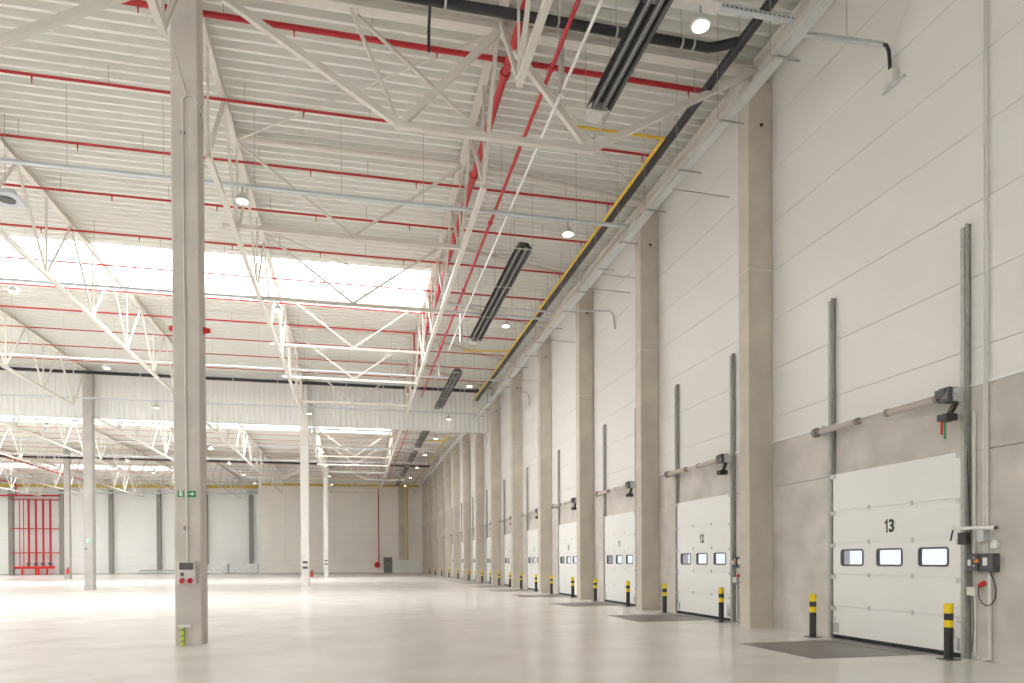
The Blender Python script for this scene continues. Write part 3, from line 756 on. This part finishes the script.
for d, (num, y) in zip(door_roots, DOORS):
    m_ = MB(); m_.box(WX-.080, WX-.075, y+DW/2-.145, y+DW/2+.145, 1.95, 2.26); pl = m_.build('number_plate', M['signwhite'], d)
    number(pl, str(num), y+DW/2, 2.105, .23, WX-.082)

# bollards
def make_bollard():
    t = thing('bollard', (8.74,0,0), 'x', 'bollard')
    m_ = MB(); m_.tube([(8.74,0,.012),(8.74,0,.84)], .064, 20); m_.build('post', M['bblack'], t, True)
    for a, b_ in ((.70,.85),(.49,.60)):
        m_ = MB(); m_.tube([(8.74,0,a),(8.74,0,b_)], .066, 20); m_.build('yellow_band', M['byellow'], t, True)
    m_ = MB(); m_.box(8.62,8.86,-.12,.12,0,.012); 
    bpj = m_.build('base_plate', M['darkgrey'], t)
    return t
b0 = make_bollard(); first = True
for num, y in DOORS:
    for s in (0, 1):
        yy = (y-.085 if num == 13 else y-.09) if s == 0 else y+3.12
        o = b0 if first else dup(b0, (0,0,0)); first = False
        o.location = (8.74, yy, 0)
        o['label'] = 'black and yellow bollard at the %s edge of loading door %d' % ('near' if s == 0 else 'far', num)
        o['group'] = 'black and yellow bollards in front of the loading doors'
# dock levelers
for num, y in DOORS:
    t = thing('dock_leveler', (8.0, y+1.5, 0), 'dark steel dock leveler plate set in the floor at loading door %d' % num, 'dock leveler', 'dock leveler plates in the floor')
    m_ = MB(); m_.box(6.83, WX-.08, y+.50, y+2.54, .001, .008); m_.build('plate', M['leveler'], t)
    m_ = MB()
    for a in ((6.80,6.83,y+.47,y+2.57),(6.83,WX-.08,y+.47,y+.50),(6.83,WX-.08,y+2.54,y+2.57)): m_.box(a[0],a[1],a[2],a[3],.001,.006)
    m_.build('frame', M['galv_dark'], t)
    m_ = MB(); m_.box(8.55,8.58,y+.52,y+2.52,.008,.010); m_.build('hinge_line', M['bblack'], t)

# control boxes
def controls(num, y, full):
    """y = near edge of the door; boxes sit on the camera side of it"""
    yy = y-.02
    t = thing('control_panel', (WX, yy, 1.3), 'pair of dark control boxes with a red plug beside loading door %d' % num, 'control box', 'control boxes beside the loading doors')
    m_ = MB(); m_.box(WX-.13,WX-.001,yy-.19,yy,1.34,1.60); a = m_.build('control_box', M['darkgrey'], t)
    m_ = MB(); m_.box(WX-.13,WX-.001,yy-.44,yy-.22,1.33,1.60); b_ = m_.build('control_box', M['darkgrey'], t)
    if full:
        m_ = MB(); m_.box(WX-.135,WX-.13,yy-.07,yy-.02,1.42,1.51); m_.build('label_plate', M['signwhite'], a)
        for j, (zz, mt_) in enumerate(((1.54,'signwhite'),(1.48,'redbright'),(1.42,'signwhite'))):
            m_ = MB(); m_.tube([(WX-.14,yy-.13,zz),(WX-.128,yy-.13,zz)], .012, 8); m_.build('button', M[mt_], a)
        m_ = MB(); m_.box(WX-.135,WX-.13,yy-.35,yy-.28,1.42,1.54); m_.build('label_plate', M['signwhite'], b_)
        m_ = MB(); m_.tube([(WX-.17,yy-.20,1.49),(WX-.14,yy-.20,1.49)], .03, 10); m_.build('switch', mat('orange_switch', (.75,.25,.05), .4), b_)
    m_ = MB(); m_.tube([(WX-.03,yy-.22,1.17),(WX-.11,yy-.20,1.12)], .035, 10); m_.build('plug', M['redbright'], t, True)
    m_ = MB(); m_.box(WX-.10,WX-.001,yy-.12,yy+.03,.97,1.10); m_.build('junction_box', M['plastic'], t)
    m_ = MB(); pts = []
    for k in range(15):
        a_ = -PI*k/14; pts.append((WX-.16, yy-.27+.13*math.cos(a_)*(-1), 1.06+.25*math.sin(a_)))
    pts = [(WX-.12,yy-.40,1.34)] + list(reversed(pts)) + [(WX-.17,yy-.20,1.12)]
    m_.tube([(WX-.10,yy-.36,1.33),(WX-.09,yy-.42,1.22),(WX-.09,yy-.46,1.08),(WX-.09,yy-.45,.95),(WX-.09,yy-.39,.86),(WX-.09,yy-.30,.83),(WX-.09,yy-.22,.87),(WX-.09,yy-.17,.96),(WX-.09,yy-.17,1.07),(WX-.10,yy-.19,1.12)], .009, 6); m_.build('cable', M['bblack'], t, True)
    m_ = MB(); m_.tube([(WX-.03,yy-.05,.97),(WX-.03,yy-.05,.08),(WX-.05,yy-.14,.03)], .02, 8); m_.build('conduit', M['plastic'], t, True)
    m_ = MB(); m_.tube([(WX-.04,yy-.31,1.34),(WX-.04,yy-.31,.05),(WX-.04,yy-.2,.02)], .028, 8); m_.build('conduit', M['plastic'], t, True)
    return t
for i, (num, y) in enumerate(DOORS):
    if i < 5: controls(num, y-.13, i < 2)
# feed conduits running up the wall
t = thing('wall_conduit', (WX,8.5,1.6), 'pair of tall white conduits climbing the white wall above the control boxes of door 13', 'conduit')
for dy in (0,-.045):
    m_ = MB(); m_.tube([(WX-.03,8.535+dy,1.60),(WX-.03,8.535+dy,12.7)], .017, 8); m_.build('conduit', M['plastic'], t, True)
t = thing('wall_conduit', (WX,8.69,1.63), 'short white conduit beside the door 13 track, rising to the drive unit', 'conduit')
m_ = MB(); m_.tube([(WX-.03,8.71,1.60),(WX-.03,8.71,3.75)], .02, 8); m_.build('conduit', M['plastic'], t, True)
# folded dock lamp
t = thing('dock_light', (WX,8.6,2.0), 'folded white dock light arm with a black head by door 13', 'lamp')
m_ = MB(); m_.tube([(WX-.22,8.91,1.99),(WX-.12,8.28,1.97)], .028, 10); m_.build('arm', M['white'], t, True)
m_ = MB(); m_.tube([(WX-.12,8.285,1.97),(WX-.12,8.25,1.97)], .028, 10); m_.build('end_cap', M['darkgrey'], t, True)
m_ = MB(); m_.box(WX-.19,WX-.11,8.70,8.85,1.74,1.92); m_.build('head', M['bblack'], t)
m_ = MB(); m_.tube([(WX-.22,8.90,1.99),(WX-.22,8.95,1.80)], .012, 8); m_.build('handle', M['bblack'], t, True)
m_ = MB(); m_.box(WX-.12,WX-.001,8.47,8.58,1.78,1.95); m_.build('mounting_bracket', M['galv'], t)
m_ = MB(); m_.box(WX-.07,WX-.001,8.30,8.40,1.68,1.76); m_.tube([(WX-.04,8.35,1.76),(WX-.04,8.35,1.80)], .035, 10); tag(m_.build('light_sensor', M['white']), 'small white sensor box above the control boxes of door 13', 'sensor', None, 'thing')
m_ = MB(); m_.tube([(WX-.05,8.74,.12),(WX-.05,8.70,.5),(WX-.07,8.82,3.7)], .006, 5); tag(m_.build('door_pull_rope', M['bblack']), 'thin dark rope hanging beside the track of door 13', 'rope', None, 'thing')

# ------------------------------------------------------------------ fittings of the thick near column
fy = ROWS[0]-.24
t = thing('socket_box', (-3.0,fy,1.14), 'grey wall socket box with two red sockets on the thick near column', 'socket box')
m_ = MB(); m_.cbox(-3.19,-2.89,fy-.12,fy,1.14,1.55,.01); m_.build('box', M['plastic'], t)
m_ = MB(); m_.box(-3.16,-2.92,fy-.126,fy-.12,1.40,1.53); m_.build('breaker_window', M['darkgrey'], t)
m_ = MB(); m_.box(-3.14,-3.08,fy-.124,fy-.12,1.28,1.35); m_.build('label_plate', M['darkgrey'], t)
for dx in (-.07,.07):
    m_ = MB(); m_.tube([(-3.04+dx,fy-.12,1.21),(-3.04+dx,fy-.17,1.19)], .045, 14); m_.build('red_socket', M['red'], t, True)
t = thing('cable_conduit', (-3.02,fy,1.55), 'slim white conduit running down the face of the thick near column', 'conduit')
m_ = MB(); m_.tube([(-3.04,fy-.02,1.55),(-3.06,fy-.02,10.05),(-3.0,fy-.02,10.12),(-2.88,fy-.02,10.14),(-2.8,fy-.01,10.0)], .016, 8); m_.build('conduit', M['plastic'], t, True)
m_ = MB(); m_.tube([(-2.99,fy-.02,10.12),(-3.22,fy-.02,11.0),(IX-.2,fy-1.6,10.35)], .012, 8); m_.build('upper_conduit', M['plastic'], t, True)
m_ = MB(); m_.tube([(-2.78,fy+.02,10.0),(-2.77,fy+1.0,9.9),(-2.95,fy+2.2,10.2)], .010, 6); m_.build('side_conduit', M['plastic'], t, True)
t = thing('exit_sign', (-3.05,fy,2.8), 'green emergency exit sign with running figure and arrow on the thick near column', 'exit sign')
m_ = MB(); m_.box(-3.20,-3.09,fy-.02,fy-.001,2.74,2.86); m_.build('figure_plate', M['green'], t)
m_ = MB(); m_.box(-3.03,-2.89,fy-.02,fy-.001,2.74,2.86); m_.build('arrow_plate', M['green'], t)
m_ = MB(); m_.box(-3.17,-3.13,fy-.024,fy-.02,2.76,2.85); m_.box(-3.12,-3.11,fy-.024,fy-.02,2.75,2.85); m_.tube([(-3.15,fy-.022,2.86),(-3.15,fy-.026,2.86)], .012, 8); m_.build('running_figure', M['signwhite'], t)
m_ = MB(); m_.poly([(-3.01,fy-.023,2.79),(-2.96,fy-.023,2.79),(-2.96,fy-.023,2.765),(-2.91,fy-.023,2.80),(-2.96,fy-.023,2.835),(-2.96,fy-.023,2.81),(-3.01,fy-.023,2.81)], [(0,1,2,3,4,5,6)]); m_.build('arrow', M['signwhite'], t)
t = thing('socket_post', (-3.13,fy,0), 'lime striped strip with white cap at the foot of the thick near column', 'marker strip')
m_ = MB(); m_.box(-3.155,-3.105,fy-.06,fy-.02,0,.34); m_.build('strip', M['lime'], t)
m_ = MB()
for z in (.06,.16,.26): m_.poly([(-3.156,fy-.0605,z),(-3.104,fy-.0605,z+.03),(-3.104,fy-.0605,z+.055),(-3.156,fy-.0605,z+.025)], [(0,1,2,3)])
m_.build('stripes', M['green'], t)
m_ = MB(); m_.box(-3.20,-2.98,fy-.10,fy-.001,.34,.385); m_.build('cap', M['white'], t)
for sx, lab in ((-1,'red siren on the shaded side of the thick near column, away from the doors'),(1,'red siren on the thick near column, side facing the loading doors')):
    x = IX + sx*.24
    t = thing('alarm_siren', (x, fy+.35, 5.95), lab, 'alarm siren', 'alarm sirens on the thick near column')
    m_ = MB(); m_.tube([(x,fy+.3,5.93),(x+sx*.04,fy+.3,5.93)], .07, 14); m_.build('base', M['redbright'], t, True)
    m_ = MB(); m_.tube([(x+sx*.04,fy+.3,5.93),(x+sx*.12,fy+.3,5.93)], [.055,.045], 14); m_.build('horn', M['redbright'], t, True)
# small green sign on the grey column
t = thing('exit_sign', (-15.05,ROWS[1]-.24,2.8), 'small pale green exit sign on the grey concrete column', 'exit sign')
m_ = MB(); m_.box(-15.05,-14.75,ROWS[1]-.26,ROWS[1]-.241,2.68,2.95); m_.build('plate', mat('pale_green_sign', (.38,.66,.52), .5), t)
m_ = MB(); m_.box(-15.02,-14.92,ROWS[1]-.264,ROWS[1]-.26,2.71,2.92); m_.build('pictogram', M['signwhite'], t)
# extinguisher
def extinguisher(x, y, z, lab, s=1):
    t = thing('fire_extinguisher', (x,y,z), lab, 'fire extinguisher')
    m_ = MB(); m_.tube([(x,y,z),(x,y,z+.03),(x,y,z+.45*s),(x,y,z+.54*s),(x,y,z+.57*s)], [.07*s,.1*s,.1*s,.05*s,.03*s], 16); m_.build('cylinder', M['redbright'], t, True)
    m_ = MB(); m_.tube([(x,y,z+.57*s),(x,y,z+.62*s)], .03*s, 8); m_.box(x-.02,x+.12*s,y-.015,y+.015,z+.6*s,z+.64*s); m_.build('valve', M['bblack'], t)
    m_ = MB(); m_.tube([(x+.05,y,z+.6*s),(x+.14*s,y,z+.5*s),(x+.13*s,y,z+.15*s)], .014, 6); m_.build('hose', M['bblack'], t, True)
    m_ = MB(); m_.box(x-.13,x-.08,y-.02,y+.02,z+.2,z+.3); m_.build('bracket', M['darkgrey'], t)
extinguisher(-2.66, ROWS[1]-.05, .60, 'red fire extinguisher fixed to the white column', .72)
extinguisher(-26.95, ROWS[2]-.36, .50, 'red fire extinguisher at the foot of the pale column by the risers', 1.0)

# ------------------------------------------------------------------ far wall items
t = thing('personnel_door', (4.1,YF,0), 'grey metal personnel door in the beige end wall', 'door')
m_ = MB(); m_.box(3.62,4.68,YF-.06,YF-.001,0,2.08); m_.build('leaf', M['grey'], t)
m_ = MB(); m_.box(4.02,4.26,YF-.075,YF-.06,1.5,1.78); m_.build('vision_panel', M['darkgrey'], t)
m_ = MB(); m_.box(3.56,3.62,YF-.07,YF-.001,0,2.14); m_.box(4.68,4.74,YF-.07,YF-.001,0,2.14); m_.box(3.56,4.74,YF-.07,YF-.001,2.08,2.14); m_.build('frame', M['galv_dark'], t)
m_ = MB(); m_.tube([(4.58,YF-.12,1.0),(4.58,YF-.06,1.0)], .02, 6); m_.box(4.46,4.6,YF-.13,YF-.11,.98,1.02); m_.build('handle', M['galv'], t)
t = thing('hose_reel', (2.5,YF,.6), 'red fire hose reel at the foot of the red pipe on the end wall', 'hose reel')
m_ = MB(); m_.tube([(2.75,YF-.12,1.10),(2.75,YF-.35,1.10)], .38, 24); m_.build('reel', M['redbright'], t, True)
m_ = MB(); m_.tube([(2.75,YF-.36,1.10),(2.75,YF-.38,1.10)], .2, 18); m_.build('hub', M['red'], t, True)
m_ = MB(); m_.box(2.7,2.8,YF-.12,YF-.001,.7,1.5); m_.build('bracket', M['red'], t)
m_ = MB(); m_.tube([(2.95,YF-.10,11.2),(2.95,YF-.10,1.6),(2.85,YF-.10,1.4)], .075, 10); tag(m_.build('standpipe', M['red']), 'vertical dark red pipe on the beige end wall above the hose reel', 'sprinkler pipe', None, 'thing')
# risers
ry = YL-.75
t = thing('sprinkler_riser_set', (-41.5,ry,0), 'row of red sprinkler riser pipes with valves on the grey end wall', 'sprinkler valves')
for x, r in ((-43.28,.06),(-42.81,.06),(-42.2,.13),(-41.35,.13),(-40.5,.13),(-39.65,.13)):
    m_ = MB(); m_.tube([(x,ry,1.1),(x,ry,10.1)], r, 12); p = m_.build('riser_pipe', M['red'], t, True)
    if r > .1:
        m_ = MB(); m_.tube([(x+.05,ry-.1,1.5),(x+.05,ry-.42,1.5)], .2, 12); m_.build('valve', M['darkgrey'], p, True)
        m_ = MB(); m_.tube([(x,ry,1.15),(x,ry,1.22)], .2, 12); m_.build('flange', M['redbright'], p, True)
m_ = MB(); m_.tube([(-43.9,ry,1.0),(-39.2,ry,1.0)], .17, 12); m_.build('manifold', M['redbright'], t, True)
for x in (-43.0,-41.4,-41.1,-40.1):
    m_ = MB(); m_.tube([(x,ry,.0),(x,ry,1.0)], .12, 10); m_.build('feed_pipe', M['redbright'], t, True)
for z in (10.0,6.15,2.95):
    m_ = MB(); m_.beam((-44.4,ry+.2,z),(-38.6,ry+.2,z), .1,.14); m_.build('support_rail', M['red'], t)
# wrapped panel stacks and steel profiles in front of the grey wall
t = thing('panel_stack', (-16.2,99.5,0), 'stack of white wrapped building panels on the floor at the end wall', 'panel stack')
for x0,x1 in ((-19.6,-16.7),(-16.55,-12.9)):
    for k in range(2):
        m_ = MB(); m_.cbox(x0+.05*k,x1-.04*k,98.9,100.1,.14+.62*k,.72+.62*k,.05); m_.build('bundle', M['wrap'], t)
    m_ = MB(); m_.box(x0+.2,x0+.4,98.9,100.1,0,.14); m_.box(x1-.5,x1-.3,98.9,100.1,0,.14); m_.build('pallet_runner', M['brown'], t)
t = thing('profile_stack', (-24,101,0), 'low stack of grey steel profiles lying on the floor at the end wall', 'steel profiles')
for k in range(3):
    m_ = MB(); m_.box(-28.3+.25*k,-20.2,100.0+.1*k,101.2-.1*k,.05+.2*k,.2+.2*k); m_.build('profile_bundle', M['galv_dark'] if k != 1 else M['galv'], t)
# fan at the left edge
t = thing('ceiling_fan_unit', (-8.6,20.1,10.8), 'pale square ceiling unit with a dark round fan opening', 'fan unit')
m_ = MB(); m_.box(-8.92,-8.28,19.7,20.5,10.78,10.88); m_.build('casing', M['tray'], t)
m_ = MB(); m_.tube([(-8.6,20.1,10.76),(-8.6,20.1,10.79)], .2, 20); m_.build('fan_grille', M['darkgrey'], t, True)
m_ = MB(); m_.tube([(-8.5,19.8,10.88),(-8.5,19.8,12.78)], .008, 5); m_.build('hanger', M['galv_dark'], t)

# ------------------------------------------------------------------ world and camera
w = bpy.data.worlds.new('overcast_sky'); S.world = w; w.use_nodes = True
bg = w.node_tree.nodes['Background']; bg.inputs[0].default_value = (.93,.96,1,1); bg.inputs[1].default_value = .88

cam = bpy.data.cameras.new('camera'); co = bpy.data.objects.new('camera', cam); COL.objects.link(co); S.camera = co
FPX, CYY = 695.43, 565.69
yaw, pit, rol = math.radians(12.635), math.radians(-.395), math.radians(-.32)
fw = Vector((math.sin(yaw)*math.cos(pit), math.cos(yaw)*math.cos(pit), math.sin(pit)))
rt0 = Vector((math.cos(yaw), -math.sin(yaw), 0)); up0 = rt0.cross(fw)
# r2 = r cos + u sin ; u3 = u cos - r sin
rt = rt0*math.cos(rol) + up0*math.sin(rol); up = up0*math.cos(rol) - rt0*math.sin(rol)
R = Matrix((rt, up, -fw)).transposed().to_4x4()
co.matrix_world = Matrix.Translation((0,0,1.53)) @ R
cam.sensor_width = 36; cam.lens = FPX/1024*36; cam.shift_y = (CYY-341.5)/1024; cam.clip_end = 500

S.view_settings.view_transform = 'Standard'; S.view_settings.look = 'None'; S.view_settings.gamma = 1
S.view_settings.use_curve_mapping = False; S.view_settings.exposure = 0.50
c = S.cycles
c.use_denoising = True; c.max_bounces = 10; c.diffuse_bounces = 8; c.glossy_bounces = 4; c.transparent_max_bounces = 8
c.sample_clamp_indirect = 8
